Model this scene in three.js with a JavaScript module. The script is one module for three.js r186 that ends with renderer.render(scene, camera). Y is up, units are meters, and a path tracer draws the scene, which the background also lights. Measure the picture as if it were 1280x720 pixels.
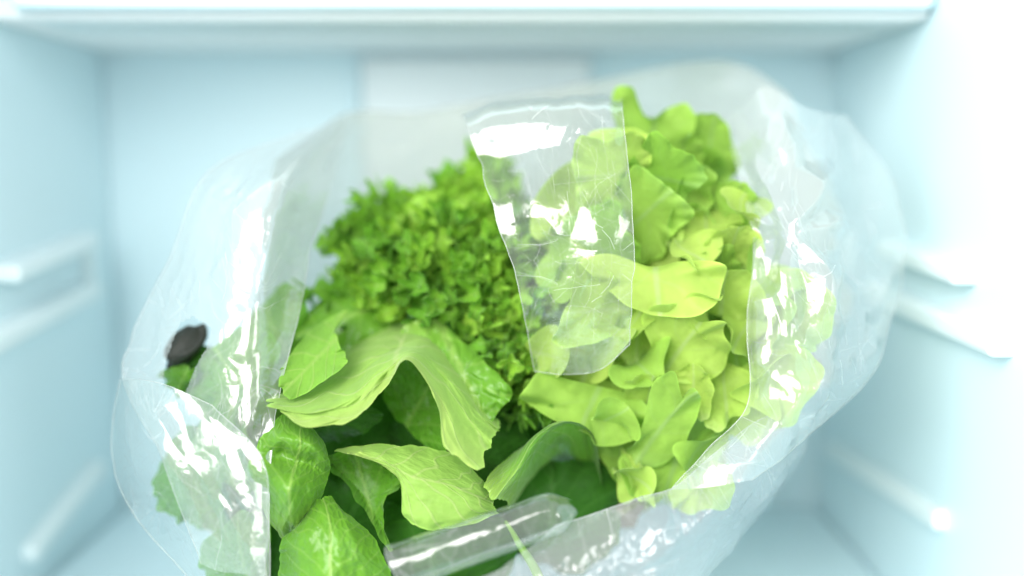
import * as THREE from 'three';
import { RoundedBoxGeometry } from 'three/addons/geometries/RoundedBoxGeometry.js';
import { mergeGeometries } from 'three/addons/utils/BufferGeometryUtils.js';

// ------------------------------------------------------------------ camera, light, exposure
const scene = new THREE.Scene();
const F = 1255, PITCH = Math.atan(160 / F), EYE = 0.272;
const camera = new THREE.PerspectiveCamera(2 * Math.atan(360 / F) * 180 / Math.PI, 16 / 9, 0.05, 20);
camera.position.set(0, EYE, 0);
camera.rotation.x = -PITCH;
camera.focus = 0.475;
camera.userData.fStop = 1.3;
scene.add(camera);

scene.background = new THREE.Color().setRGB(0.44, 0.46, 0.465);          // the pale room behind the camera
const renderer = new THREE.WebGLRenderer();
renderer.toneMapping = THREE.LinearToneMapping;
renderer.toneMappingExposure = 1.96;
renderer.shadowMap.enabled = true;

function areaLight(name, at, to, w, h, intensity, color) {
  const l = new THREE.RectAreaLight(color, intensity, w, h);
  l.name = name; l.position.set(...at); l.lookAt(...to); scene.add(l);
}
areaLight('window_light', [-0.5, 0.68, 0.36], [0.06, 0.16, -0.52], 0.95, 0.75, 5, new THREE.Color(1, 0.99, 0.96));
areaLight('side_light', [0.75, 0.62, 0.35], [0.05, 0.15, -0.5], 0.4, 0.5, 3.2, new THREE.Color(1, 1, 1));

// ------------------------------------------------------------------ helpers
function rng(seed) {
  let s = seed >>> 0;
  return () => { s = (s + 0x6d2b79f5) | 0; let t = Math.imul(s ^ (s >>> 15), 1 | s); t = (t + Math.imul(t ^ (t >>> 7), 61 | t)) ^ t; return ((t ^ (t >>> 14)) >>> 0) / 4294967296; };
}
const { sin, cos, abs, PI, pow, sqrt, min, max, floor, atan2, hypot } = Math;
const clamp = (x, a = 0, b = 1) => min(b, max(a, x));
const smooth = (a, b, x) => { const t = clamp((x - a) / (b - a)); return t * t * (3 - 2 * t); };
const mix = (a, b, t) => a + (b - a) * t;
const hash = (x, y) => { let h = Math.imul(x | 0, 374761393) + Math.imul(y | 0, 668265263); h = Math.imul(h ^ (h >>> 13), 1274126177); return ((h ^ (h >>> 16)) >>> 0) / 4294967296; };
function noise2(x, y) {
  const ix = floor(x), iy = floor(y), fx = x - ix, fy = y - iy, u = fx * fx * (3 - 2 * fx), v = fy * fy * (3 - 2 * fy);
  return mix(mix(hash(ix, iy), hash(ix + 1, iy), u), mix(hash(ix, iy + 1), hash(ix + 1, iy + 1), u), v) * 2 - 1;
}
const fbm = (x, y, o = 4) => { let s = 0, a = 0.5; for (let i = 0; i < o; i++) { s += a * noise2(x, y); x = x * 2.03 + 17.1; y = y * 2.03 + 5.7; a *= 0.5; } return s; };
function cells(x, y) {                                                  // distances to the two nearest scattered points
  const ix = floor(x), iy = floor(y); let a = 9, b = 9;
  for (let j = -1; j < 2; j++) for (let i = -1; i < 2; i++) {
    const d = hypot(ix + i + hash(ix + i, iy + j) - x, iy + j + hash(ix + i + 91, iy + j + 37) - y);
    if (d < a) { b = a; a = d; } else if (d < b) b = d;
  }
  return [a, b];
}
const CP = cos(PITCH), SP = sin(PITCH);
function P(px, py, zcm) {                                               // a place in the compartment: sight line and distance in cm
  const x = (px - 640) / F, y = -(py - 360) / F, dy = y * CP - SP, dz = y * SP + CP, t = zcm / 100 / dz;
  return new THREE.Vector3(x * t, EYE + dy * t, -zcm / 100);
}
function tag(o, label, category, group, kind) {
  if (label) o.userData.label = label;
  if (category) o.userData.category = category;
  if (group) o.userData.group = group;
  if (kind) o.userData.kind = kind;
  return o;
}
function thing(name, base, label, category, group) {
  const g = new THREE.Group(); g.name = name; g.position.copy(base); scene.add(g);
  return tag(g, label, category, group);
}
function part(name, geometry, material, parent) {                       // geometry in world places, moved to its parent's axes
  const m = new THREE.Mesh(geometry, material);
  m.name = name;
  if (parent) { const o = new THREE.Vector3(); for (let p = parent; p; p = p.parent) o.add(p.position); geometry.translate(-o.x, -o.y, -o.z); parent.add(m); } else scene.add(m);
  return m;
}
function grid(nu, nv, at, wrap = false, drop) {                         // indexed surface; at(i, j) -> { p, uv }
  const pos = [], uv = [], idx = [], W = wrap ? nu : nu + 1;
  for (let j = 0; j <= nv; j++) for (let i = 0; i < W; i++) { const q = at(i / nu, j / nv); pos.push(q.p.x, q.p.y, q.p.z); uv.push(q.u, q.v); }
  for (let j = 0; j < nv; j++) for (let i = 0; i < nu; i++) {
    if (drop && drop((i + 0.5) / nu, (j + 0.5) / nv)) continue;
    const a = j * W + i, b = j * W + (i + 1) % W, c = a + W, d = b + W;
    idx.push(a, b, d, a, d, c);
  }
  return finish(pos, uv, idx);
}
function finish(pos, uv, idx) {
  const g = new THREE.BufferGeometry();
  g.setAttribute('position', new THREE.Float32BufferAttribute(pos, 3));
  g.setAttribute('uv', new THREE.Float32BufferAttribute(uv, 2));
  g.setIndex(idx); g.computeVertexNormals();
  return g;
}
function texture(size, f, srgb) {
  const d = new Uint8Array(size * size * 4);
  for (let y = 0; y < size; y++) for (let x = 0; x < size; x++) {
    const c = f((x + 0.5) / size, (y + 0.5) / size), o = (y * size + x) * 4;
    for (let k = 0; k < 3; k++) { let v = clamp(typeof c === 'number' ? c : c[k]); if (srgb) v = v <= 0.0031308 ? v * 12.92 : 1.055 * pow(v, 1 / 2.4) - 0.055; d[o + k] = v * 255; }
    d[o + 3] = 255;
  }
  const t = new THREE.DataTexture(d, size, size);
  t.magFilter = t.minFilter = THREE.LinearFilter; t.wrapS = t.wrapT = THREE.MirroredRepeatWrapping;
  if (srgb) t.colorSpace = THREE.SRGBColorSpace;
  t.needsUpdate = true;
  return t;
}

// ------------------------------------------------------------------ materials
// Leaf blades: u across (midrib at 0.5), v from base to tip.
function veins(u, v, n) {
  const d = abs(u - 0.5), side = u > 0.5 ? 1 : 0, wob = 0.05 * noise2(u * 6 + 3, v * 6);
  const s = (v - d * 0.75 + d * d * 0.35 + wob) * n + side * 0.45, k = floor(s), e = abs(s - k - 0.5 - 0.2 * (hash(k, side) - 0.5)) / n;
  const rib = smooth(0.035 * (1.25 - v), 0.006, d), sidev = smooth(0.014 * (1.2 - d), 0.002, e);
  const [a, b] = cells(u * 16 + 0.6 * noise2(u * 9, v * 9), v * 16), net = smooth(0.14, 0.0, b - a), [c] = cells(u * 34 + 7, v * 34);
  return { rib, sidev, net, blister: smooth(0.0, 0.6, b - a) * 0.7 + 0.3 * (1 - c), fine: c };
}
function leafMaps(n, blade, pale, vein, veinAmount, netAmount, blisterAmount) {
  const map = texture(512, (u, v) => {
    const w = veins(u, v, n), k = clamp(0.6 * w.rib + veinAmount * w.sidev + netAmount * w.net), tone = 1 + 0.2 * fbm(u * 5, v * 5) + 0.05 * fbm(u * 40, v * 40, 2), base = smooth(0.35, 0.0, v) * 0.7;
    return [0, 1, 2].map((c) => mix(mix(blade[c] * tone, pale[c], base), vein[c], k));
  }, true);
  const bump = texture(512, (u, v) => { const w = veins(u, v, n); return 0.5 + blisterAmount * (w.blister - 0.5) - veinAmount * 0.5 * w.sidev - 0.15 * w.rib + 0.1 * fbm(u * 24, v * 24, 3); });
  return { map, bump };
}
const leafTex = {
  butter: leafMaps(8, [0.14, 0.37, 0.02], [0.34, 0.5, 0.1], [0.32, 0.54, 0.1], 0.26, 0.06, 0.6),
  pale: leafMaps(7, [0.29, 0.51, 0.085], [0.4, 0.54, 0.13], [0.42, 0.57, 0.17], 0.55, 0.06, 0.2),
  oak: leafMaps(5, [0.4, 0.6, 0.075], [0.42, 0.58, 0.15], [0.44, 0.6, 0.16], 0.12, 0.0, 0.1),
  frill: leafMaps(7, [0.19, 0.44, 0.022], [0.05, 0.2, 0.008], [0.3, 0.5, 0.05], 0.2, 0.05, 0.3),
};
function leafMaterial(kind, tint, bump, coat = 0.35, rough = 0.34) {
  return new THREE.MeshPhysicalMaterial({
    map: leafTex[kind].map, bumpMap: leafTex[kind].bump, bumpScale: bump, color: new THREE.Color().setRGB(...tint), roughness: 1, specularIntensity: 0.4, vertexColors: true,
    transmission: 0.3, thickness: 0, clearcoat: coat, clearcoatRoughness: rough, side: THREE.DoubleSide,
  });
}
const M = {
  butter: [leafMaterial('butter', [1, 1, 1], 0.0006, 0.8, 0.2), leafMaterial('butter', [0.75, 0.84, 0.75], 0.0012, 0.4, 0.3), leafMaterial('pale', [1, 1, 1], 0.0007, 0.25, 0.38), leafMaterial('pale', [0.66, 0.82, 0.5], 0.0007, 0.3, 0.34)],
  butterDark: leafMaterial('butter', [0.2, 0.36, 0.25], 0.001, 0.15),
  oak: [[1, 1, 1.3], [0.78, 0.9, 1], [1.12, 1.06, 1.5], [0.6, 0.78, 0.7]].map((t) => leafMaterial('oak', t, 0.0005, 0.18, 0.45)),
  frill: [[1, 1.05, 1.1], [0.7, 0.85, 0.75], [1.5, 1.32, 1.7]].map((t) => leafMaterial('frill', t, 0.0008, 0.35, 0.32)),
  stem: new THREE.MeshPhysicalMaterial({ color: new THREE.Color().setRGB(0.17, 0.33, 0.045), roughness: 0.45, clearcoat: 0.3 }),
  root: new THREE.MeshStandardMaterial({ color: new THREE.Color().setRGB(0.09, 0.085, 0.03), roughness: 0.9 }),
  darkRoot: new THREE.MeshStandardMaterial({ color: new THREE.Color().setRGB(0.02, 0.024, 0.018), roughness: 0.6 }),
};
const crinkle = texture(512, (u, v) => {
  const r = (x, y) => 1 - abs(fbm(x, y, 3)) * 2.4;
  return 0.45 * r(u * 5, v * 9) + 0.3 * r(u * 14 + 3, v * 10) + 0.12 * fbm(u * 60, v * 60, 2) + 0.15;
});
const creases = (() => {                                                // white stress lines where the film was creased
  const c = document.createElement('canvas'), R = rng(5); c.width = c.height = 1024;
  const g = c.getContext('2d'); g.fillStyle = '#fff'; g.fillRect(0, 0, 1024, 1024);
  for (let i = 0; i < 460; i++) {
    let x = R() * 1024, y = R() * 1024, a = R() < 0.6 ? 1.1 + (R() - 0.5) * 0.9 : R() * PI; const n = 2 + floor(R() * 4), k = floor(120 + 110 * R());
    g.strokeStyle = `rgba(${k},${k},${k},${(0.25 + 0.55 * R()).toFixed(2)})`; g.lineWidth = 0.8 + 2.2 * R() * R(); g.beginPath(); g.moveTo(x, y);
    for (let j = 0; j < n; j++) { const l = 14 + 60 * R() * R() * 2; x += cos(a) * l; y += sin(a) * l; a += (R() - 0.5) * 0.7; g.lineTo(x, y); }
    g.stroke();
  }
  const t = new THREE.CanvasTexture(c); t.wrapS = t.wrapT = THREE.MirroredRepeatWrapping; return t;
})();
const film = (transmission, bump, roughness = 0.13, tint = [0.93, 0.95, 0.94]) => new THREE.MeshPhysicalMaterial({
  color: new THREE.Color().setRGB(...tint), transmission: min(1, transmission * 1.05), transmissionMap: creases, thickness: 0, ior: 2, roughness, bumpMap: crinkle, bumpScale: bump, side: THREE.DoubleSide,
});
const FILM = { milky: film(0.8, 0.0004, 0.15), clear: film(0.92, 0.0003, 0.15), hazy: film(0.83, 0.0004, 0.16, [0.92, 0.93, 0.92]), back: film(0.5, 0.0004, 0.25, [0.8, 0.82, 0.8]), front: film(0.8, 0.0006, 0.15, [0.84, 0.87, 0.88]), hem: film(0.9, 0.0002, 0.1), edge: film(0.66, 0.0002, 0.2) };
const grain = texture(256, (u, v) => 0.5 + 0.5 * fbm(u * 60, v * 60, 2));
const plastic = (r, g, b, roughness) => new THREE.MeshPhysicalMaterial({ color: new THREE.Color().setRGB(r, g, b), roughness, bumpMap: grain, bumpScale: 0.00005, clearcoat: 0.2, clearcoatRoughness: 0.3 });
const LINER = plastic(0.72, 0.892, 0.945, 0.42), LINER_PALE = plastic(0.86, 0.92, 0.935, 0.4), RAIL = plastic(0.82, 0.93, 0.95, 0.35), TRIM = plastic(0.8, 0.9, 0.93, 0.35);
const FROSTED = new THREE.MeshPhysicalMaterial({ color: new THREE.Color().setRGB(0.94, 0.98, 0.985), roughness: 1, transmission: 0.25, thickness: 0, specularIntensity: 0.5 });

// ------------------------------------------------------------------ the compartment
const ZB = 0.77, XL = -0.307, XR = 0.242, YT = P(300, 65, 77).y, FRONT = -0.3, TH = 0.02;
const box = (x0, x1, y0, y1, z0, z1, r = 0.004) => new RoundedBoxGeometry(x1 - x0, y1 - y0, z1 - z0, 3, min(r, (x1 - x0) / 2.01, (y1 - y0) / 2.01, (z1 - z0) / 2.01)).translate((x0 + x1) / 2, (y0 + y1) / 2, (z0 + z1) / 2);
const structure = (name, g, m, label) => tag(part(name, g, m), label, null, null, 'structure');
const backWall = structure('back_wall', box(XL - TH, XR + TH, -0.02, YT + 0.06, -ZB - TH, -ZB), LINER, 'pale blue back wall of the refrigerator compartment');
const leftWall = structure('left_wall', box(XL - TH, XL, -0.02, YT + 0.06, -ZB + 0.001, FRONT), LINER, 'pale blue left side wall of the refrigerator compartment');
const rightWall = structure('right_wall', box(XR, XR + TH, -0.02, YT + 0.06, -ZB + 0.001, FRONT), LINER, 'pale blue right side wall fading to white in the light');
structure('floor', box(XL + 0.001, XR - 0.001, -0.02, 0, -ZB + 0.001, FRONT), LINER, 'pale blue compartment floor under the bag');
for (const [wall, x0, x1, y] of [[leftWall, XL, XL + 0.012, 0], [rightWall, XR - 0.012, XR, 0]]) void wall, x0, x1, y;
{ // raised cover on the back wall
  const a = P(452, 72, 77), b = P(738, 72, 77);
  part('air_duct_cover', box(a.x, b.x, 0.02, YT - 0.004, -ZB - 0.004, -ZB + 0.009, 0.005), LINER_PALE, backWall);
  for (const x of [a.x - 0.004, b.x + 0.004]) part('cover_rim', box(x - 0.0035, x + 0.0035, 0.02, YT - 0.004, -ZB - 0.003, -ZB + 0.006, 0.002), LINER, backWall);
}
function rail(wall, x, out, ax, ay, bx, by, h) {                        // a moulded ledge along a side wall, between two seen ends
  const s = out > 0 ? 1 : -1, X = x + out;
  const depth = (px) => abs(X) * F / abs(px - 640) * 100;
  const A = P(ax, ay, depth(ax)), B = P(bx, by, depth(bx)), L = A.distanceTo(B) + h;
  const g = new RoundedBoxGeometry(abs(out) + 0.006, h, L, 4, h * 0.36);
  g.translate(-s * (abs(out) + 0.006) / 2, -h / 2, 0);
  const m = part('shelf_rail', g, RAIL, null);
  scene.remove(m); wall.add(m);
  m.position.copy(A).add(B).multiplyScalar(0.5); m.lookAt(B.x, B.y, B.z);
  m.rotation.y = 0; m.rotation.x = Math.asin((B.y - A.y) / A.distanceTo(B)); m.rotation.z = 0;
  if (m.rotation.x) m.rotation.x *= 1;
  return m;
}
rail(leftWall, XL, 0.02, 28, 330, 122, 292, 0.011);
rail(leftWall, XL, 0.02, -30, 432, 126, 352, 0.0135);
rail(leftWall, XL, 0.02, 48, 678, 132, 578, 0.013);
rail(rightWall, XR, -0.015, 1186, 330, 1098, 300, 0.011);
rail(rightWall, XR, -0.015, 1232, 412, 1078, 352, 0.0135);
rail(rightWall, XR, -0.015, 1164, 634, 1030, 552, 0.013);
part('rail_end', box(XL - 0.003, XL + 0.006, P(130, 352, 71).y - 0.004, P(130, 290, 71).y, -0.726, -0.712, 0.004), RAIL, leftWall);
part('rail_end', box(XR - 0.006, XR + 0.003, P(1085, 352, 64).y - 0.004, P(1085, 300, 64).y, -0.726, -0.712, 0.004), RAIL, rightWall);
{ // the shelf over the compartment
  const y0 = YT, zf = -0.594, s = thing('refrigerator_shelf', new THREE.Vector3(0, y0, zf), 'pale shelf spanning the top of the compartment with a white rounded front edge', 'shelf');
  part('shelf_plate', box(XL + 0.001, XR - 0.001, y0, y0 + 0.012, -ZB + 0.001, zf - 0.0005, 0.003), FROSTED, s);
  part('front_edge', box(XL + 0.022, XR + -0.002, y0 + 0.004, y0 + 0.06, zf, zf + 0.012, 0.0055), LINER, s);
  const ribs = [];
  for (let k = 0; k < 128; k++) { const x = XL + 0.03 + k * 0.004; ribs.push(new THREE.CylinderGeometry(0.0013, 0.0013, 0.05, 6).rotateX(PI / 2).translate(x, y0, zf - 0.03)); }
  tag(part('rib', mergeGeometries(ribs), TRIM, s), 'fine ribs under the front of the shelf', null, null, 'stuff');
}

// ------------------------------------------------------------------ leaf builders
function blade(ringAt, rings, sectors) {                                // polar sheet: ringAt(r, phi) -> { p, u, v }
  const pos = [], uv = [], idx = [], col = [];
  const push = (q, r) => { pos.push(q.p.x, q.p.y, q.p.z); uv.push(q.u, q.v); const w = (1 + 0.3 * smooth(0.93, 1, r)) * (1 + 0.1 * fbm(q.p.x * 130, q.p.y * 130, 2)); col.push(w * 1.04, w, w * 1.1); };
  push(ringAt(0, 0), 0);
  for (let i = 1; i <= rings; i++) for (let j = 0; j < sectors; j++) push(ringAt(pow(i / rings, 0.75), j / sectors * 2 * PI), i / rings);
  for (let j = 0; j < sectors; j++) idx.push(0, 1 + j, 1 + (j + 1) % sectors);
  for (let i = 1; i < rings; i++) for (let j = 0; j < sectors; j++) { const a = 1 + (i - 1) * sectors + j, b = 1 + (i - 1) * sectors + (j + 1) % sectors; idx.push(a, a + sectors, b + sectors, a, b + sectors, b); }
  const g = finish(pos, uv, idx);
  g.setAttribute('color', new THREE.Float32BufferAttribute(col, 3));
  return g;
}
function taperTube(points, r0, r1) {
  const c = new THREE.CatmullRomCurve3(points), f = c.computeFrenetFrames(40);
  return grid(12, 40, (u, v) => { const i = Math.round(v * 40), a = u * 2 * PI, r = mix(r0, r1, v); return { p: c.getPointAt(v).addScaledVector(f.normals[i], r * cos(a)).addScaledVector(f.binormals[i], r * sin(a)), u, v }; }, true);
}
let leafSeed = 1;
// A leaf whose margin runs through the given places (x, y, distance in cm) and whose middle lies at c.
function marginLeaf(o, c, { k = 1.7, wave = 0.002, n = 9, lump = 0.0015, turn = 90, zoom = 1, rings = 20, sectors = 132, harsh = 0.5, blister = 0, soft = 5 } = {}) {
  const seed = leafSeed++, R = rng(seed * 77), C = P(...c), pts = [];
  for (let i = 0; i < o.length; i += 3) pts.push(P(o[i], o[i + 1], o[i + 2]));
  const curve = new THREE.CatmullRomCurve3(pts, true, 'centripetal');
  const edge = Array.from({ length: sectors }, (_, j) => curve.getPoint(j / sectors));
  let size = 0; for (const e of edge) size = max(size, hypot(e.x - C.x, e.y - C.y));
  const basis = (x, y) => [1, x, y, x * x, x * y, y * y], A = Array.from({ length: 6 }, () => new Array(7).fill(0));
  const add = (p, w) => { const b = basis((p.x - C.x) / size, (p.y - C.y) / size); for (let i = 0; i < 6; i++) { for (let j = 0; j < 6; j++) A[i][j] += w * b[i] * b[j]; A[i][6] += w * b[i] * p.z; } };
  edge.forEach((e) => add(e, 1)); add(C, sectors * 0.7);
  for (let i = 0; i < 6; i++) A[i][i] += 0.02 * sectors * (i > 0 ? 1 : 0);
  for (let i = 0; i < 6; i++) { for (let j = 0; j < 6; j++) if (j !== i) { const f = A[j][i] / A[i][i]; for (let l = i; l < 7; l++) A[j][l] -= f * A[i][l]; } }
  const co = A.map((r, i) => r[6] / r[i]), smoothZ = (x, y) => basis(x, y).reduce((t, b, i) => t + b * co[i], 0);
  const f1 = R() * 6, f2 = R() * 6, f3 = R() * 6, a = turn * PI / 180, ca = cos(a), sa = sin(a);
  return blade((r, phi) => {
    const j = Math.round(phi / (2 * PI) * sectors) % sectors, e = edge[j], p = new THREE.Vector3(mix(C.x, e.x, r), mix(C.y, e.y, r), 0);
    p.z = smoothZ((p.x - C.x) / size, (p.y - C.y) / size) + 0.5 * pow(r, k + 2) * (e.z - smoothZ((e.x - C.x) / size, (e.y - C.y) / size));
    const w = wave * (pow(r, soft) * (sin(n * phi + f1 + 1.5 * sin(2 * phi + f3)) + harsh * sin((2 * n + 1) * phi + f2)) + 0.6 * pow(r, 2) * sin(3 * phi + f3));
    const x = (p.x - C.x) / size, y = (p.y - C.y) / size;
    p.z += w + lump * 1.6 * fbm(x * 2.3 + seed * 9, y * 2.3, 3) * (0.3 + r);
    if (blister) { const [c1, c2] = cells(x * 4.5 + seed * 3, y * 4.5); p.z += blister * smooth(0, 0.5, c2 - c1) * (1 - pow(r, 8)); }
    const d = 0.12 * wave * pow(r, 6) * sin((2 * n + 1) * phi + f1); p.x += d * x; p.y += d * y;
    const up = x * ca + y * sa, ac = x * sa - y * ca;
    return { p, u: 0.5 + 0.46 * ac * zoom, v: 0.5 + 0.46 * up * zoom };
  }, rings, sectors);
}
const crom = (a, b, c, d, t) => 0.5 * (2 * b + (c - a) * t + (2 * a - 5 * b + 4 * c - d) * t * t + (3 * b - a - 3 * c + d) * t * t * t);
function netSampler(rows) {                                             // rows of (x, y, distance) triples -> smooth surface
  const net = rows.map((r) => { const q = []; for (let i = 0; i < r.length; i += 3) q.push(P(r[i], r[i + 1], r[i + 2])); return q; });
  const nv = net.length - 1, nu = net[0].length - 1;
  const at = (arr, i) => i < 0 ? arr[0].clone().multiplyScalar(2).sub(arr[1]) : i >= arr.length ? arr[arr.length - 1].clone().multiplyScalar(2).sub(arr[arr.length - 2]) : arr[i];
  const line = (arr, t) => {
    const n = arr.length - 1, i = clamp(floor(t * n), 0, n - 1), f = t * n - i, [a, b, c, d] = [at(arr, i - 1), at(arr, i), at(arr, i + 1), at(arr, i + 2)];
    return new THREE.Vector3(crom(a.x, b.x, c.x, d.x, f), crom(a.y, b.y, c.y, d.y, f), crom(a.z, b.z, c.z, d.z, f));
  };
  const raw = (u, v) => line(net.map((r) => line(r, u)), v);
  return (u, v) => {
    const cu = clamp(u), cv = clamp(v), p = raw(cu, cv);
    if (u !== cu) p.add(p.clone().sub(raw(cu < 0.5 ? 0.02 : 0.98, cv)).multiplyScalar(abs(u - cu) / 0.02));
    if (v !== cv) p.add(p.clone().sub(raw(cu, cv < 0.5 ? 0.02 : 0.98)).multiplyScalar(abs(v - cv) / 0.02));
    return p;
  };
}
function netLeaf(rows, { wave = 0.0015, n = 12, lump = 0.0015, power = 5, rings = 30, sectors = 240, turn = 0, zoom = 1, blister = 0, wide = 1, jag = 1 } = {}) {
  const seed = leafSeed++, R = rng(seed * 131), S = netSampler(rows), f1 = R() * 6, f2 = R() * 6;
  const a = turn * PI / 180;
  return blade((r, phi) => {
    const rad = r * pow(pow(abs(cos(phi)), power) + pow(abs(sin(phi)), power), -1 / power) * (1 + jag * pow(r, 8) * (0.02 * noise2(cos(phi) * 9 + seed, sin(phi) * 9) + 0.012 * noise2(cos(phi) * 30, sin(phi) * 30 + seed)));
    const x = rad * cos(phi), y = rad * sin(phi), p = S(0.5 + 0.5 * x, 0.5 + 0.5 * y);
    p.z += wave * pow(r, 5) * (sin(n * phi + f1) + 0.5 * sin((2 * n + 1) * phi + f2)) + lump * 1.6 * fbm(x * 2.5 + seed * 5, y * 2.5, 3);
    if (blister) { const [c1, c2] = cells(x * 5 + seed * 3, y * 3.4); p.z += blister * smooth(0, 0.5, c2 - c1) * (1 - pow(r, 8)); }
    return { p, u: 0.5 + 0.46 * zoom * (x * wide * cos(a) - y * sin(a)), v: 0.5 + 0.46 * zoom * (x * wide * sin(a) + y * cos(a)) };
  }, rings, sectors);
}
// A leaf standing at a place, its tip along `axis`, its face along `face`, with a frilled margin.
function frillLeaf(at, axis, face, len, wid, { teeth = 15, frill = 0.3, tooth = 0.3, cup = 0.25, rings = 16, sectors = 150 } = {}) {
  const seed = leafSeed++, R = rng(seed * 57), T = axis.clone().normalize(), N = face.clone().addScaledVector(T, -face.dot(T)).normalize(), B = new THREE.Vector3().crossVectors(T, N);
  const f = Array.from({ length: 6 }, () => R() * 6.28), n1 = teeth * (0.8 + 0.4 * R());
  const q = Math.round(n1), q2 = Math.round(n1 * 0.45), q3 = Math.round(n1 * 2.1);
  return blade((r, phi) => {
    const saw = (phi * q3 / (2 * PI) + f[4] + 0.4 * sin(3 * phi)) % 1, spike = pow(1 - abs(2 * ((saw + 1) % 1) - 1), 1.6);
    const rad = r * (1 + pow(r, 4) * tooth * (spike - 0.4) + 0.16 * r * sin(q2 * phi + f[0]) + 0.08 * r * sin(5 * phi + f[1]));
    const x = rad * cos(phi), y = rad * sin(phi), m = pow(r, 2.6);
    let h = frill * wid * m * (sin(q * phi + f[2] + 1.2 * sin(2 * phi + f[3])) * 0.8 + 0.55 * sin(q2 * phi + f[5])) - cup * len * r * r;
    const s = frill * wid * m * 0.55 * cos(q * phi + f[2]);
    const p = at.clone().addScaledVector(T, (y + 0.2) * len + s * sin(phi + 1.3)).addScaledVector(B, x * wid + s * cos(phi + 1.3)).addScaledVector(N, h);
    return { p, u: 0.5 + 0.45 * clamp(x, -1, 1), v: 0.5 + 0.45 * clamp(y, -1, 1) };
  }, rings, sectors);
}

// ------------------------------------------------------------------ butterhead lettuce, front left
const butter = thing('butterhead_lettuce', P(640, 760, 47), 'smooth broad-leaved butterhead lettuce with arching leaves at the front of the bag', 'lettuce');
const B = (name, g, m) => part(name, g, m, butter);
B('leaf', netLeaf([
  [352, 494, 50, 400, 462, 51, 446, 430, 52, 492, 408, 52.6, 530, 404, 52.6, 560, 418, 52.4, 590, 450, 52, 618, 486, 51],
  [342, 498, 47.6, 396, 482, 48.4, 440, 456, 49.2, 480, 436, 49.8, 524, 428, 49.6, 560, 452, 49.6, 596, 494, 49.2, 620, 520, 49],
  [338, 501, 46.2, 390, 508, 46, 440, 490, 46.6, 474, 458, 47.4, 516, 440, 47, 554, 474, 47.6, 588, 524, 46.8, 622, 548, 47.2],
  [342, 511, 45.4, 388, 534, 44.6, 440, 526, 44.6, 484, 482, 46, 508, 450, 45.2, 545, 500, 46, 556, 556, 44.6, 595, 590, 44.8],
], { wave: 0.0022, n: 17, power: 14, jag: 2.2, lump: 0.005, turn: 180, blister: 0.0009, wide: 1.7, rings: 40, sectors: 300 }), M.butter[2]);
B('leaf', marginLeaf([500, 416, 51.2, 536, 396, 51.8, 577, 425, 51, 610, 452, 50.2, 641, 490, 49, 628, 508, 48.6, 600, 538, 48.4, 566, 520, 49, 530, 460, 50.4], [580, 474, 48.8], { turn: 300, blister: 0.0022, lump: 0.004, zoom: 0.9 }), M.butter[0]);
B('leaf', marginLeaf([478, 470, 50, 505, 445, 49, 545, 470, 49.5, 560, 530, 49, 552, 575, 48, 515, 545, 49, 485, 510, 50], [520, 510, 50.6], { turn: 60, blister: 0.001 }), M.butter[1]);
B('leaf', marginLeaf([350, 466, 47.5, 366, 440, 49, 395, 408, 51, 436, 386, 52, 418, 414, 49.5, 427, 436, 48.5, 433, 454, 47.5, 408, 474, 46.8, 366, 500, 46, 349, 488, 46.5], [392, 452, 48.6], { k: 1.4, turn: 225, blister: 0.0006 }), M.butter[3]);
B('leaf', marginLeaf([372, 420, 53, 395, 380, 54, 440, 358, 55, 482, 352, 55, 506, 392, 54, 470, 420, 53, 420, 450, 52], [440, 395, 52.4], { turn: 200 }), M.butter[0]);
B('leaf', netLeaf([
  [338, 512, 48, 365, 517, 47.6, 390, 533, 47.4, 407, 550, 47.6],
  [327, 540, 46.4, 360, 549, 45, 393, 558, 45, 413, 574, 46.2],
  [320, 562, 45.8, 355, 572, 45.8, 388, 580, 45.9, 412, 592, 46.6],
  [308, 592, 46, 345, 602, 44.2, 379, 608, 44.4, 405, 612, 46.2],
  [320, 628, 46.6, 348, 640, 44.9, 374, 642, 45, 398, 634, 46.6],
  [340, 664, 47.4, 355, 672, 46.6, 370, 671, 46.6, 386, 662, 47.4],
], { power: 3.2, wave: 0.0009, n: 11, lump: 0.003, blister: 0.00025, turn: 185, zoom: 0.95, rings: 36 }), M.butter[0]);
B('leaf', netLeaf([
  [366, 662, 46.6, 390, 628, 46, 410, 620, 46, 430, 634, 46],
  [352, 674, 45.6, 390, 660, 44.2, 426, 654, 44.3, 456, 660, 45.4],
  [348, 702, 45.4, 390, 700, 43.5, 436, 694, 43.5, 478, 690, 45],
  [352, 745, 45.4, 395, 748, 43.2, 446, 742, 43.3, 492, 736, 44.8],
  [370, 810, 45, 410, 812, 43.6, 452, 810, 43.6, 492, 806, 44.8],
], { power: 4, wave: 0.0012, n: 13, lump: 0.003, blister: 0.0003, turn: 172, zoom: 0.95, rings: 36 }), M.butter[0]);
B('leaf', marginLeaf([408, 572, 48, 440, 562, 48.5, 486, 588, 48.5, 503, 606, 47.5, 480, 628, 46.5, 478, 660, 46, 490, 690, 45.5, 462, 660, 45.8, 430, 615, 46.4], [462, 620, 48.2], { turn: 110 }), M.butter[1]);
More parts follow.
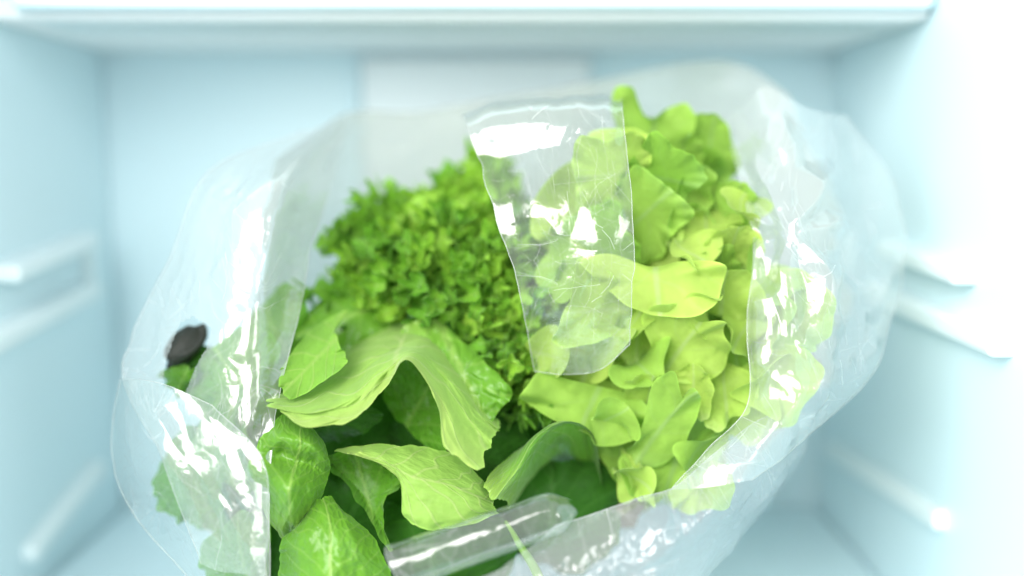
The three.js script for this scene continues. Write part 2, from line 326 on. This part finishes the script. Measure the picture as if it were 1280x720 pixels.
B('leaf', netLeaf([
  [413, 563, 47.4, 452, 557, 47, 492, 556, 47, 530, 559, 47.2, 570, 570, 47.4, 604, 596, 47.6],
  [424, 565, 46.8, 468, 567, 46.2, 504, 578, 46, 545, 588, 46, 585, 602, 46.2, 614, 618, 46.6],
  [440, 566, 46.4, 486, 584, 45.6, 512, 610, 45.2, 552, 620, 45, 590, 630, 45.2, 620, 636, 46],
  [452, 562, 46.2, 499, 600, 45.4, 504, 645, 45, 538, 662, 44.8, 585, 656, 45, 628, 644, 45.8],
], { wave: 0.001, n: 14, power: 8, turn: 90, blister: 0.0002, lump: 0.002 }), M.butter[2]);
B('leaf', netLeaf([
  [600, 600, 47, 632, 575, 48, 668, 548, 49, 705, 534, 50, 738, 552, 51, 750, 600, 52],
  [610, 618, 45.6, 640, 585, 45.8, 668, 546, 46.5, 708, 527, 47, 742, 545, 48.5, 752, 600, 50],
  [628, 625, 45.8, 652, 590, 46, 676, 552, 46.8, 710, 533, 47.6, 740, 552, 49.5, 748, 615, 51.5],
  [640, 640, 50, 665, 610, 52, 690, 590, 53, 712, 590, 53, 732, 610, 53, 740, 650, 52.5],
], { wave: 0.0014, n: 9, power: 7, turn: 90, lump: 0.003 }), M.butter[0]);
// leaves deeper in the head and behind the film at the left
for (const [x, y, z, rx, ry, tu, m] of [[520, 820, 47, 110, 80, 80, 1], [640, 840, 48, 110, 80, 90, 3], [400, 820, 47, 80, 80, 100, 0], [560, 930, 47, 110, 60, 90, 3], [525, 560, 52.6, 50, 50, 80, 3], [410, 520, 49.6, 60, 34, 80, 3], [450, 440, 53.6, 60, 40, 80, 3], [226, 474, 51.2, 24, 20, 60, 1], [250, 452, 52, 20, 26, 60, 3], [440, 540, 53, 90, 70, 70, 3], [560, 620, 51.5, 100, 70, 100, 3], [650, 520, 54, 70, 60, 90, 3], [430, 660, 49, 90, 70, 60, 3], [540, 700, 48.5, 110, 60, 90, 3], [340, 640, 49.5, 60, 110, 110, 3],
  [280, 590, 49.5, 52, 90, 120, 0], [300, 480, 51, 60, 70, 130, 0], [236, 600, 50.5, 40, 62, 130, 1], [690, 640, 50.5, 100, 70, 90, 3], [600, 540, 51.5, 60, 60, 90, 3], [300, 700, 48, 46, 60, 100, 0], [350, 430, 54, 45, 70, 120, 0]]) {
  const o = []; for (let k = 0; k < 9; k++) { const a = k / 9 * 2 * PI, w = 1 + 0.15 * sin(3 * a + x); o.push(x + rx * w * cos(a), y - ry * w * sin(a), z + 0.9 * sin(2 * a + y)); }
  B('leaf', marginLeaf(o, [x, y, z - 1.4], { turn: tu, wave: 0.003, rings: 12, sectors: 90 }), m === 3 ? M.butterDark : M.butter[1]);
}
B('stalk', taperTube([P(632, 652, 46.6), P(640, 664, 45.9), P(650, 682, 45), P(668, 710, 44.7), P(690, 770, 45)], 0.0008, 0.0034), M.stem);
{
  const g = new THREE.SphereGeometry(0.0088, 40, 30), p = g.attributes.position, c = P(230, 441, 51.5);
  for (let i = 0; i < p.count; i++) { const v = new THREE.Vector3().fromBufferAttribute(p, i), s = 1 + 0.55 * fbm(v.x * 160 + 3, v.y * 160 + v.z * 120, 4); p.setXYZ(i, v.x * s + v.y * 0.75 + c.x, v.y * s * 1.35 + c.y, v.z * s + c.z); }
  g.computeVertexNormals();
  tag(B('root_clump', g, M.darkRoot), 'dark root clump seen through the handle slot');
}

// ------------------------------------------------------------------ frilly lettuce, behind
const frilly = thing('frilly_lettuce', P(600, 620, 58), 'bright green frilly lettuce with tightly curled toothed leaves at the back of the bag', 'lettuce');
function curl(R, at, face, r) {                                         // one curled, pointed lobe of a frilly margin
  const N = face.clone().normalize(), T = new THREE.Vector3(R() - 0.5, R() - 0.2, R() - 0.5).cross(N).normalize(), B2 = new THREE.Vector3().crossVectors(N, T);
  const tips = 4 + floor(R() * 3), f = R() * 6, g = R() * 6, cup = (R() < 0.75 ? -1 : 0.8) * (0.5 + 0.5 * R()), sq = 0.65 + 0.5 * R(), ru = 0.25 + 0.3 * R();
  return blade((q, phi) => {
    const spike = pow(abs(cos(tips * phi / 2 + f)), 1.4), rad = q * (0.72 + 0.42 * spike * q), x = rad * cos(phi) * sq, y = rad * sin(phi), h = -cup * rad * rad * 0.9 + ru * pow(q, 2) * sin(3 * phi + g) + 0.25 * pow(q, 3) * sin(tips * phi + g);
    const roll = 0.35 * pow(q, 3) * (cup < 0 ? 1 : 0);
    return { p: at.clone().addScaledVector(T, r * x * (1 - roll)).addScaledVector(B2, r * y * (1 - roll)).addScaledVector(N, r * h), u: 0.5 + 0.4 * x, v: clamp(0.08 + 0.85 * q * (0.75 + 0.25 * spike)) };
  }, 8, 40);
}
{
  const R = rng(42), c = P(580, 430, 60);
  const spots = [[432, 300, 55.5], [455, 262, 56.5], [490, 252, 56.5], [530, 254, 57], [572, 236, 57.5], [598, 214, 58], [620, 235, 57.5], [440, 345, 54.5], [475, 310, 54], [515, 290, 54], [560, 285, 54.5], [600, 275, 55], [640, 290, 55],
    [405, 385, 54], [500, 345, 53], [545, 330, 53], [590, 325, 53], [632, 335, 53], [530, 375, 52], [575, 365, 52], [620, 375, 52], [655, 370, 52.5], [600, 415, 51.8], [640, 415, 51.6], [625, 455, 51], [650, 470, 50.6], [660, 440, 51.5], [690, 330, 54], [700, 390, 53], [715, 350, 54], [655, 510, 50.4], [470, 372, 53.5]];
  spots.forEach(([x0, y0, z], i) => {
    const x = x0 + (x0 < 480 ? 10 : 0);
    const y = y0 + clamp((330 - y0) / 4, 0, 26) * (x < 590 ? 1 : 0.5), bits = [], n = 12;
    for (let k = 0; k < n; k++) {
      const a = R() * 2 * PI, d = 34 * sqrt(R()), zz = z + (R() - 0.5) * 1.8, at = P(x + d * cos(a) * 1.1, y + d * sin(a), zz), out = at.clone().sub(c).normalize();
      const face = out.multiplyScalar(0.7).add(new THREE.Vector3((R() - 0.5) * 1.6, 0.35 + (R() - 0.5) * 1.5, 0.45 + R() * 0.4));
      bits.push(curl(R, at, face, 0.0054 + 0.005 * R()));
    }
    const at = P(x, y, z + 1.3), face = at.clone().sub(c).normalize().add(new THREE.Vector3(0, 0.2, 0.6));
    bits.push(frillLeaf(at, new THREE.Vector3(0.2 * R(), 1, 0.2), face, 0.015, 0.015, { teeth: 7, frill: 0.3, tooth: 0.4, cup: 0.2, rings: 12, sectors: 90 }));
    part('leaf', mergeGeometries(bits), M.frill[[0, 0, 1, 2, 2][floor(R() * 5)]], frilly);
  });
  for (const [x, y, z, r] of [[540, 370, 57, 0.045], [600, 310, 58.5, 0.04], [475, 330, 57.5, 0.028], [640, 450, 54, 0.036], [690, 370, 56, 0.04]]) {
    part('leaf', frillLeaf(P(x, y, z), new THREE.Vector3(0, 1, 0.1), new THREE.Vector3(0, 0.3, 1), r, r, { teeth: 18, frill: 0.16, tooth: 0.2 }), M.frill[1], frilly);
  }
}

// ------------------------------------------------------------------ oak leaf lettuce, right
const oak = thing('oak_leaf_lettuce', P(775, 660, 52), 'pale yellow-green oak leaf lettuce with rounded lobed leaves on the right of the bag', 'lettuce');
function O(m, z, o, c, opt = {}) {                                       // a lobe whose rim comes forward and whose base lies deep
  const q = [], zz = 48 + (z - 48) * 0.8, rim = (opt.rim ?? opt.turn ?? 90) * PI / 180, t = opt.lean ?? 1.3;
  let size = 0; for (let i = 0; i < o.length; i += 2) size = max(size, hypot(o[i] - c[0], o[i + 1] - c[1]));
  for (let i = 0; i < o.length; i += 2) { const dx = o[i] - c[0], dy = o[i + 1] - c[1]; q.push(c[0] + dx * 1.2, c[1] + dy * 1.2, zz + t * 0.3 - t * (dx * cos(rim) - dy * sin(rim)) / size); }
  return part('leaf', marginLeaf(q, [...c, zz + t * 0.3 + (opt.hollow ?? 0.45)], { wave: 0.0042, lump: 0.002, k: 1.8, n: 5, harsh: 0.12, soft: 3, ...opt }), M.oak[m], oak);
}
O(1, 57.5, [776, 121, 792, 117, 803, 140, 813, 151, 832, 141, 850, 135, 858, 146, 855, 170, 842, 190, 829, 202, 812, 188, 786, 178, 775, 150], [816, 168], { rim: 90 });
O(1, 58, [860, 165, 880, 150, 901, 156, 912, 182, 917, 210, 901, 229, 882, 231, 864, 212, 855, 190], [886, 195], { rim: 60 });
O(1, 56.4, [828, 206, 842, 186, 860, 172, 876, 190, 872, 206, 848, 220, 830, 218], [852, 198], { rim: 45 });
O(1, 55.6, [834, 224, 862, 212, 880, 226, 858, 240, 842, 236], [858, 226], { rim: 300 });
O(2, 53.6, [745, 182, 786, 174, 808, 180, 824, 192, 829, 208, 821, 236, 835, 266, 841, 300, 832, 336, 810, 331, 790, 306, 770, 250, 748, 215], [795, 245], { rim: 0, turn: 0 });
O(0, 53, [822, 250, 845, 238, 853, 264, 850, 292, 838, 306, 828, 280], [838, 270], { rim: 340 });
O(1, 54.6, [846, 240, 878, 232, 906, 238, 903, 264, 882, 276, 860, 268], [874, 252], { rim: 300 });
O(0, 52.4, [850, 274, 884, 266, 918, 270, 916, 286, 880, 300, 852, 302], [882, 282], { rim: 270 });
O(2, 51, [886, 304, 912, 288, 941, 292, 942, 326, 914, 338, 888, 332], [914, 312], { rim: 80 });
O(1, 52.6, [900, 240, 930, 235, 945, 270, 940, 300, 915, 290], [922, 268], { rim: 0 });
O(2, 48.4, [742, 330, 775, 324, 812, 336, 852, 331, 892, 335, 888, 366, 868, 385, 822, 389, 792, 378, 764, 356], [820, 352], { rim: 275, turn: 275 });
O(0, 48.8, [813, 398, 834, 386, 858, 394, 872, 408, 896, 404, 898, 420, 905, 440, 892, 460, 862, 469, 836, 461, 820, 432], [856, 428], { rim: 60, turn: 60 });
O(0, 50, [858, 368, 888, 350, 925, 342, 944, 362, 940, 410, 920, 400, 890, 388, 872, 392], [902, 368], { rim: 60 });
O(1, 51.6, [896, 414, 930, 404, 942, 440, 934, 478, 912, 488, 902, 462], [920, 444], { rim: 0 });
O(0, 51.6, [668, 462, 700, 440, 750, 430, 786, 440, 782, 470, 752, 493, 712, 482], [732, 462], { rim: 250, turn: 250 });
O(1, 48.8, [664, 500, 684, 474, 722, 482, 762, 494, 790, 500, 804, 526, 780, 546, 746, 553, 734, 536, 696, 522], [735, 512], { rim: 240, turn: 240 });
O(0, 49.2, [786, 482, 812, 474, 830, 480, 824, 505, 812, 535, 800, 524], [810, 502], { rim: 90 });
O(1, 47.9, [806, 536, 822, 484, 840, 476, 850, 505, 860, 492, 870, 508, 862, 528, 850, 556, 830, 573, 796, 577, 790, 560], [828, 532], { rim: 60, turn: 60 });
O(0, 49, [876, 470, 910, 462, 938, 478, 938, 500, 916, 522, 894, 532, 880, 512], [906, 496], { rim: 300 });
O(1, 49.4, [786, 574, 830, 570, 876, 548, 908, 536, 890, 572, 856, 602, 822, 622, 798, 612], [842, 582], { rim: 250, turn: 250 });
O(0, 48.4, [782, 570, 800, 580, 814, 604, 812, 624, 796, 620, 788, 598], [800, 600], { rim: 250 });
O(0, 53.6, [674, 282, 690, 232, 738, 204, 776, 204, 782, 250, 748, 288, 754, 318, 716, 316, 690, 302], [730, 262], { rim: 220, turn: 220 });
O(0, 48.8, [700, 424, 716, 378, 728, 334, 762, 352, 784, 398, 744, 420], [740, 388], { rim: 180, turn: 180 });
O(0, 50.6, [776, 412, 796, 384, 818, 396, 812, 440, 790, 452], [796, 418], { rim: 150 });
O(1, 50.6, [764, 586, 750, 560, 762, 540, 790, 545, 800, 575, 782, 604], [776, 572], { rim: 200 });
O(0, 50, [940, 372, 990, 346, 1034, 384, 1012, 432, 962, 452, 936, 430], [982, 402], { rim: 0 });
O(0, 49, [936, 470, 985, 440, 1020, 470, 985, 520, 940, 545, 915, 520], [966, 490], { rim: 0 });
O(0, 48, [842, 612, 868, 590, 902, 582, 912, 606, 888, 634, 850, 632], [876, 608], { rim: 0 });
O(2, 48.6, [845, 470, 870, 462, 886, 478, 880, 520, 862, 512, 850, 500], [866, 488], { rim: 0 });
function ruffle(R, at, face, r) {                                       // a rounded, strongly curled lobe
  const N = face.clone().normalize(), T = new THREE.Vector3(R() - 0.5, R() - 0.5, R() - 0.5).cross(N).normalize(), B2 = new THREE.Vector3().crossVectors(N, T), f = R() * 6, g = R() * 6, h0 = R() * 6, e = 0.7 + 0.6 * R();
  return blade((q, phi) => {
    const rad = q * (1 + 0.13 * q * sin(4 * phi + f) + 0.09 * q * sin(3 * phi + g)), x = rad * cos(phi) * e, y = rad * sin(phi) / e;
    const h = 0.34 * q * q * sin(2 * phi + h0) + 0.2 * pow(q, 2.4) * sin(3 * phi + g) + 0.13 * pow(q, 3) * sin(4 * phi + f + 1.6) + 0.2 * q * q;
    return { p: at.clone().addScaledVector(T, r * x * (1 - 0.18 * q * q)).addScaledVector(B2, r * y * (1 - 0.18 * q * q)).addScaledVector(N, r * h), u: 0.5 + 0.3 * x, v: 0.55 + 0.3 * y };
  }, 16, 90);
}
{
  const R = rng(7);
  for (let k = 0; k < 70; k++) {
    const x = 690 + R() * 320, y = 215 + R() * 390, z = 51 + R() * 4.5, r = 30 + 26 * R();
    if ((y > 625 - (x - 840) && x > 800) || y < 160 + abs(x - 830) * 0.9 || x > 1000 - (y < 330 ? 70 : 0)) continue;
    const o = [], ph = R() * 6, R2 = R(); for (let j = 0; j < 11; j++) { const a = j / 11 * 2 * PI, w = 1 + 0.2 * sin(4 * a + ph); const rim = atan2(640 - y, x - 770) + (R2 - 0.5) * 2; o.push(x + r * w * cos(a), y + r * w * sin(a), z - 1.2 * cos(a + rim)); }
    part('leaf', marginLeaf(o, [x, y, z + 0.4], { turn: R() * 360, wave: 0.003, rings: 12, sectors: 90 }), M.oak[[0, 1, 1, 3][k % 4]], oak);
  }
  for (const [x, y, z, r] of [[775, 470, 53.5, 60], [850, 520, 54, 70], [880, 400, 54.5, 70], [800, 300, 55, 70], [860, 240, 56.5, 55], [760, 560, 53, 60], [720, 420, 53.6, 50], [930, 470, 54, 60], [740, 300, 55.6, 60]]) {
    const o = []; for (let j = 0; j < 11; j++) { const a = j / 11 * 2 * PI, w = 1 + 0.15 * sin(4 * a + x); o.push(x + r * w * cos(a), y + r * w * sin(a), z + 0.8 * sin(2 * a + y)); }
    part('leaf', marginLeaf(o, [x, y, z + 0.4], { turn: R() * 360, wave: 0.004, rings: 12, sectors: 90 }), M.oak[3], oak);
  }
  for (const [x, y, z, r, rim] of [[866, 318, 50.8, 26, 80], [794, 400, 50.2, 24, 160], [806, 462, 49.6, 26, 120], [872, 384, 49.4, 24, 300], [760, 440, 50.2, 28, 200], [700, 330, 51.8, 28, 200], [866, 570, 49, 26, 320], [925, 420, 50.4, 26, 20],
    [850, 255, 53.4, 26, 0], [926, 262, 52.2, 24, 30], [690, 445, 50.4, 26, 200], [768, 520, 49.2, 24, 250], [960, 470, 49.4, 32, 330], [985, 400, 50.2, 34, 20], [965, 350, 51.2, 30, 50], [790, 596, 48.8, 24, 250]]) {
    const a = rim * PI / 180, face = new THREE.Vector3(cos(a) * 0.75 + (R() - 0.5) * 0.5, sin(a) * 0.75 + 0.2, 0.75);
    part('leaf', ruffle(R, P(x, y, 48 + (z - 48) * 0.8), face, r / F * z / 100 * 1.5), M.oak[[0, 2, 0, 1][floor(R() * 4)]], oak);
  }
  const g = new THREE.SphereGeometry(0.014, 36, 26), p = g.attributes.position, c = P(765, 625, 51.5);
  for (let i = 0; i < p.count; i++) { const v = new THREE.Vector3().fromBufferAttribute(p, i), s = 1 + 0.35 * fbm(v.x * 150 + 9, v.y * 150 + v.z * 90, 4); p.setXYZ(i, v.x * s * 1.2 + c.x, v.y * s + c.y, v.z * s + c.z); }
  g.computeVertexNormals();
  tag(part('root_clump', g, M.root, oak), 'brown root clump at the base of the leaves');
}

// ------------------------------------------------------------------ the clear plastic bag
const bag = thing('plastic_bag', P(640, 800, 46), 'clear crinkled plastic bag lying open with its handle flaps spread around the lettuces', 'plastic bag');
function facets(x, y, seed) {                                           // flat triangles that meet in straight creases
  const i = floor(x), j = floor(y), u = x - i, v = y - j, h = (a, b) => hash(i + a + seed * 131, j + b + seed * 57) - 0.5;
  return u > v ? h(0, 0) * (1 - u) + h(1, 0) * (u - v) + h(1, 1) * v : h(0, 0) * (1 - v) + h(0, 1) * (v - u) + h(1, 1) * u;
}
function crumple(x, y, seed, scale, along, star) {                      // creased film, mostly along one direction; metres in, about -1..1 out
  let h = 0;
  const wx = x + 0.014 * fbm(x * 26 + seed, y * 26, 2), wy = y + 0.014 * fbm(x * 26, y * 26 + seed, 2);
  const ca = cos(along), sa = sin(along), p = wx * ca + wy * sa, q = -wx * sa + wy * ca, S = scale * 1.9;
  h += 1.7 * facets(p * S * 0.34, q * S * 0.8 + p * S * 0.2, seed) + 0.85 * facets(p * S * 0.9 + q * S * 0.6, q * S * 1.7, seed + 3);
  h += 0.42 * facets(p * S * 1.5, q * S * 4.2 + 0.4 * p * S, seed + 5) * smooth(-0.25, 0.35, noise2(x * 34 + seed, y * 34));
  h += 0.25 * facets((p + 0.6 * q) * S * 4, (q - 0.5 * p) * S * 5, seed + 9) * smooth(-0.1, 0.5, noise2(x * 28, y * 28 + seed));
  if (star) {                                                           // creases that run out from a gathered spot
    const dx = x - star.x, dy = y - star.y, d = hypot(dx, dy), t = atan2(dy, dx) * 14 / (2 * PI) + 0.5 * noise2(d * 40, 3) + 0.35 * noise2(dx * 60, dy * 60);
    h += 1.6 * (abs(((t % 2) + 2) % 2 - 1) - 0.5) * smooth(0.002, 0.02, d) * smooth(0.09, 0.03, d);
  }
  return h;
}
function sheet(name, rows, mat, { nu = 120, nv = 150, fold = 0.002, scale = 28, along = PI / 2, seed = 1, hole, edges = [], calm = 0.12, star } = {}) {
  const S = netSampler(rows);
  const at = (u0, v0) => {
    const k = 1 + 0.016 * fbm(v0 * 7 + seed, 1.5, 3), u = 0.5 + (u0 - 0.5) * (1 + 0.085 * fbm(v0 * 7 + (u0 > 0.5 ? 9 : 0), seed, 3)) * k, v = v0;
    const p = S(u, v), q = S(u + 0.01, v), w = S(u, clamp(v + 0.01)), n = new THREE.Vector3().crossVectors(q.sub(p), w.sub(p));
    if (n.lengthSq() > 1e-14) n.normalize(); else n.set(0, 0, 1);
    if (n.z < 0) n.negate();
    const m = smooth(0, calm, min(u, 1 - u, v, 1 - v)) * 0.85 + 0.15;
    p.addScaledVector(n, fold * m * crumple(p.x, p.y, seed, scale, along, star));
    return p;
  };
  const m = part(name, grid(nu, nv, (u, v) => { const p = at(u, v); return { p, u: p.x * 9 + seed * 0.37, v: p.y * 9 + seed * 0.21 }; }, false, hole && ((u, v) => hole(S(u, v)))), mat, bag);
  for (const e of edges) {
    const pts = []; for (let i = 0; i <= 60; i++) { const t = i / 60; pts.push(e === 'l' ? at(0, t) : e === 'r' ? at(1, t) : e === 't' ? at(t, 0) : at(t, 1)); }
    part('edge', new THREE.TubeGeometry(new THREE.CatmullRomCurve3(pts), 160, 0.0002, 6), FILM.edge, m);
  }
  return m;
}
sheet('back_panel', [
  [345, 200, 56, 395, 166, 60, 440, 140, 62, 520, 140, 64, 600, 126, 65, 690, 112, 66, 770, 96, 66, 860, 78, 66, 930, 82, 65, 1000, 130, 62],
  [330, 300, 56, 380, 270, 61, 440, 240, 64, 520, 230, 66, 600, 226, 67, 690, 212, 68, 770, 206, 68, 860, 198, 68, 940, 200, 66, 1030, 240, 62],
  [320, 400, 56, 375, 380, 62, 440, 360, 66, 520, 350, 68, 600, 346, 69, 690, 332, 69, 770, 326, 69, 860, 318, 68, 950, 320, 66, 1040, 350, 61],
  [320, 540, 56, 380, 540, 62, 440, 540, 66, 520, 540, 68, 600, 540, 69, 690, 540, 69, 770, 530, 69, 860, 520, 68, 950, 500, 65, 1030, 480, 60],
], FILM.back, { seed: 3, fold: 0.0022, scale: 14, along: 0.5, edges: ['t'] });
const slot = (() => {
  const poly = []; for (const [x, y] of [[200, 482], [209, 446], [228, 404], [245, 396], [264, 410], [259, 436], [244, 460], [228, 492]]) poly.push([x, y]);
  return (p) => {                                                       // the handle slot, by the film's own place
    const d = -p.z, dy = (p.y - EYE) / d, x = 640 + F * (p.x / d) / (CP - SP * dy), yy = (dy * CP + SP) / (CP - SP * dy), y = 360 - yy * F;
    let inside = false;
    for (let i = 0, j = poly.length - 1; i < poly.length; j = i++) if ((poly[i][1] > y) !== (poly[j][1] > y) && x < (poly[j][0] - poly[i][0]) * (y - poly[i][1]) / (poly[j][1] - poly[i][1]) + poly[i][0]) inside = !inside;
    return inside;
  };
})();
sheet('handle', [
  [378, 164, 58, 400, 158, 59, 420, 150, 60, 440, 140, 62],
  [262, 216, 54, 310, 232, 51.3, 360, 225, 51, 412, 235, 55.5],
  [206, 330, 52.5, 270, 320, 49.5, 335, 310, 48.5, 388, 320, 52],
  [166, 420, 51, 235, 430, 48.4, 310, 420, 47, 368, 410, 49],
  [150, 475, 50, 230, 500, 48, 300, 510, 46, 345, 520, 46.5],
  [196, 560, 48.5, 250, 570, 47, 300, 590, 45.4, 337, 600, 45],
  [250, 705, 46, 275, 715, 45, 310, 720, 44, 336, 745, 43.6],
], FILM.hazy, { seed: 11, fold: 0.003, scale: 26, along: 1.2, hole: slot, edges: ['r', 'l'], nu: 150, nv: 220 });
sheet('side_gusset', [
  [149, 474, 50, 180, 475, 47.5, 215, 484, 46.4, 268, 508, 46],
  [139, 560, 49.5, 186, 556, 45.6, 245, 575, 45, 325, 575, 44.2],
  [166, 640, 48, 222, 640, 45, 275, 650, 44.2, 332, 660, 43.4],
  [240, 728, 47, 270, 730, 45, 302, 740, 44, 338, 745, 43],
  [330, 850, 46.5, 360, 860, 45, 390, 870, 43.6, 420, 870, 42.6],
  [430, 980, 46, 440, 990, 45, 450, 1000, 44.5, 460, 1005, 44],
], FILM.clear, { seed: 23, fold: 0.003, scale: 34, along: -1.0, edges: ['t', 'l', 'r'] });
sheet('handle', [
  [580, 140, 62, 640, 126, 63, 705, 124, 63.5, 774, 122, 63],
  [582, 150, 52, 642, 136, 51.5, 705, 133, 51.3, 776, 131, 51.6],
  [600, 200, 50, 665, 192, 49.3, 730, 187, 49, 785, 187, 49.3],
  [622, 275, 48.1, 680, 270, 47.4, 740, 270, 47.1, 790, 270, 47.2],
  [645, 365, 48, 695, 360, 47.2, 745, 355, 46.9, 790, 350, 46.9],
  [668, 464, 49.2, 705, 468, 48.5, 750, 462, 48.3, 788, 430, 47.9],
], FILM.clear, { seed: 38, fold: 0.0038, scale: 22, along: 1.1, edges: ['l', 'r', 'b'] });
sheet('handle', [
  [905, 150, 58.5, 930, 130, 56, 958, 108, 55, 1010, 135, 55, 1060, 145, 57],
  [922, 225, 53, 960, 235, 51, 1000, 230, 50, 1050, 220, 53, 1108, 215, 57],
  [942, 300, 50.2, 965, 310, 49.3, 1000, 320, 48.3, 1060, 310, 49.8, 1130, 290, 55],
  [935, 400, 48.5, 965, 410, 47.3, 1010, 410, 47, 1060, 400, 48.5, 1118, 390, 53],
  [935, 500, 47, 965, 495, 46, 1010, 480, 45.5, 1050, 470, 46.5, 1092, 462, 50],
  [885, 562, 46, 920, 560, 45, 955, 555, 44.5, 985, 545, 45.5, 1005, 550, 48],
  [838, 612, 45, 870, 610, 44.4, 905, 605, 44, 925, 602, 44, 940, 600, 44.4],
], FILM.milky, { star: P(985, 290, 49), seed: 51, fold: 0.0052, scale: 26, along: 1.4, edges: ['l', 'r'], nu: 150, nv: 200 });
sheet('front_panel', [
  [700, 655, 43.4, 745, 641, 43.6, 800, 622, 44, 845, 608, 44.6, 895, 565, 46, 960, 520, 48.5, 1020, 520, 52.5],
  [640, 700, 42, 720, 680, 42, 790, 665, 42.5, 850, 650, 43, 910, 625, 44.5, 970, 590, 47.5, 1005, 572, 52.5],
  [560, 740, 41, 680, 730, 41, 780, 720, 41.5, 830, 715, 42, 880, 700, 44, 920, 675, 47.5, 950, 645, 52],
  [460, 810, 40.5, 600, 805, 40, 700, 800, 40.5, 770, 790, 41, 815, 780, 43, 845, 760, 47, 865, 730, 51],
  [400, 930, 42, 560, 950, 41, 680, 940, 41, 760, 920, 42, 800, 890, 44, 820, 850, 47.5, 830, 800, 52],
  [430, 1010, 44, 560, 1020, 43, 660, 1020, 43, 730, 1000, 44, 770, 960, 46, 790, 910, 49, 800, 860, 53],
], FILM.front, { seed: 67, fold: 0.0026, scale: 52, along: 0.55, edges: ['t'], nu: 200, nv: 190 });
{ // the rolled hem at the front
  const A = P(494, 712, 42.4), E = P(716, 634, 43.4), ax = E.clone().sub(A), L = ax.length(); ax.normalize();
  const up = new THREE.Vector3(0, 1, 0.15).addScaledVector(ax, -ax.dot(new THREE.Vector3(0, 1, 0.15))).normalize(), fw = new THREE.Vector3().crossVectors(ax, up);
  const hem = part('rolled_hem', grid(90, 80, (u, v) => {
    const a = -0.5 + v * 4.6, r = 0.0112 * (1 - 0.12 * u) * (1 - smooth(0.88, 1.05, u) * 0.75) * (1 - 0.12 * v), w = 0.0007 * fbm(u * 6, v * 4 + 9, 3);
    const p = A.clone().addScaledVector(ax, (u - 0.012 * sin(a * 2)) * L).addScaledVector(up, (r + w) * cos(a - 0.6)).addScaledVector(fw, (r + w) * sin(a - 0.6));
    return { p, u: p.x * 9, v: v * 0.3 };
  }), FILM.hem, bag);
  const rim = []; for (let i = 0; i <= 30; i++) { const a = -0.5 + i / 30 * 4.6, r = 0.0112 * (1 - 0.12 * i / 30); rim.push(A.clone().addScaledVector(ax, -0.012 * sin(a * 2) * L).addScaledVector(up, r * cos(a - 0.6)).addScaledVector(fw, r * sin(a - 0.6))); }
  part('edge', new THREE.TubeGeometry(new THREE.CatmullRomCurve3(rim), 60, 0.00025, 6), FILM.edge, hem);
}

scene.traverse((o) => { if (o.isMesh) { o.castShadow = true; o.receiveShadow = true; } });
renderer.render(scene, camera);
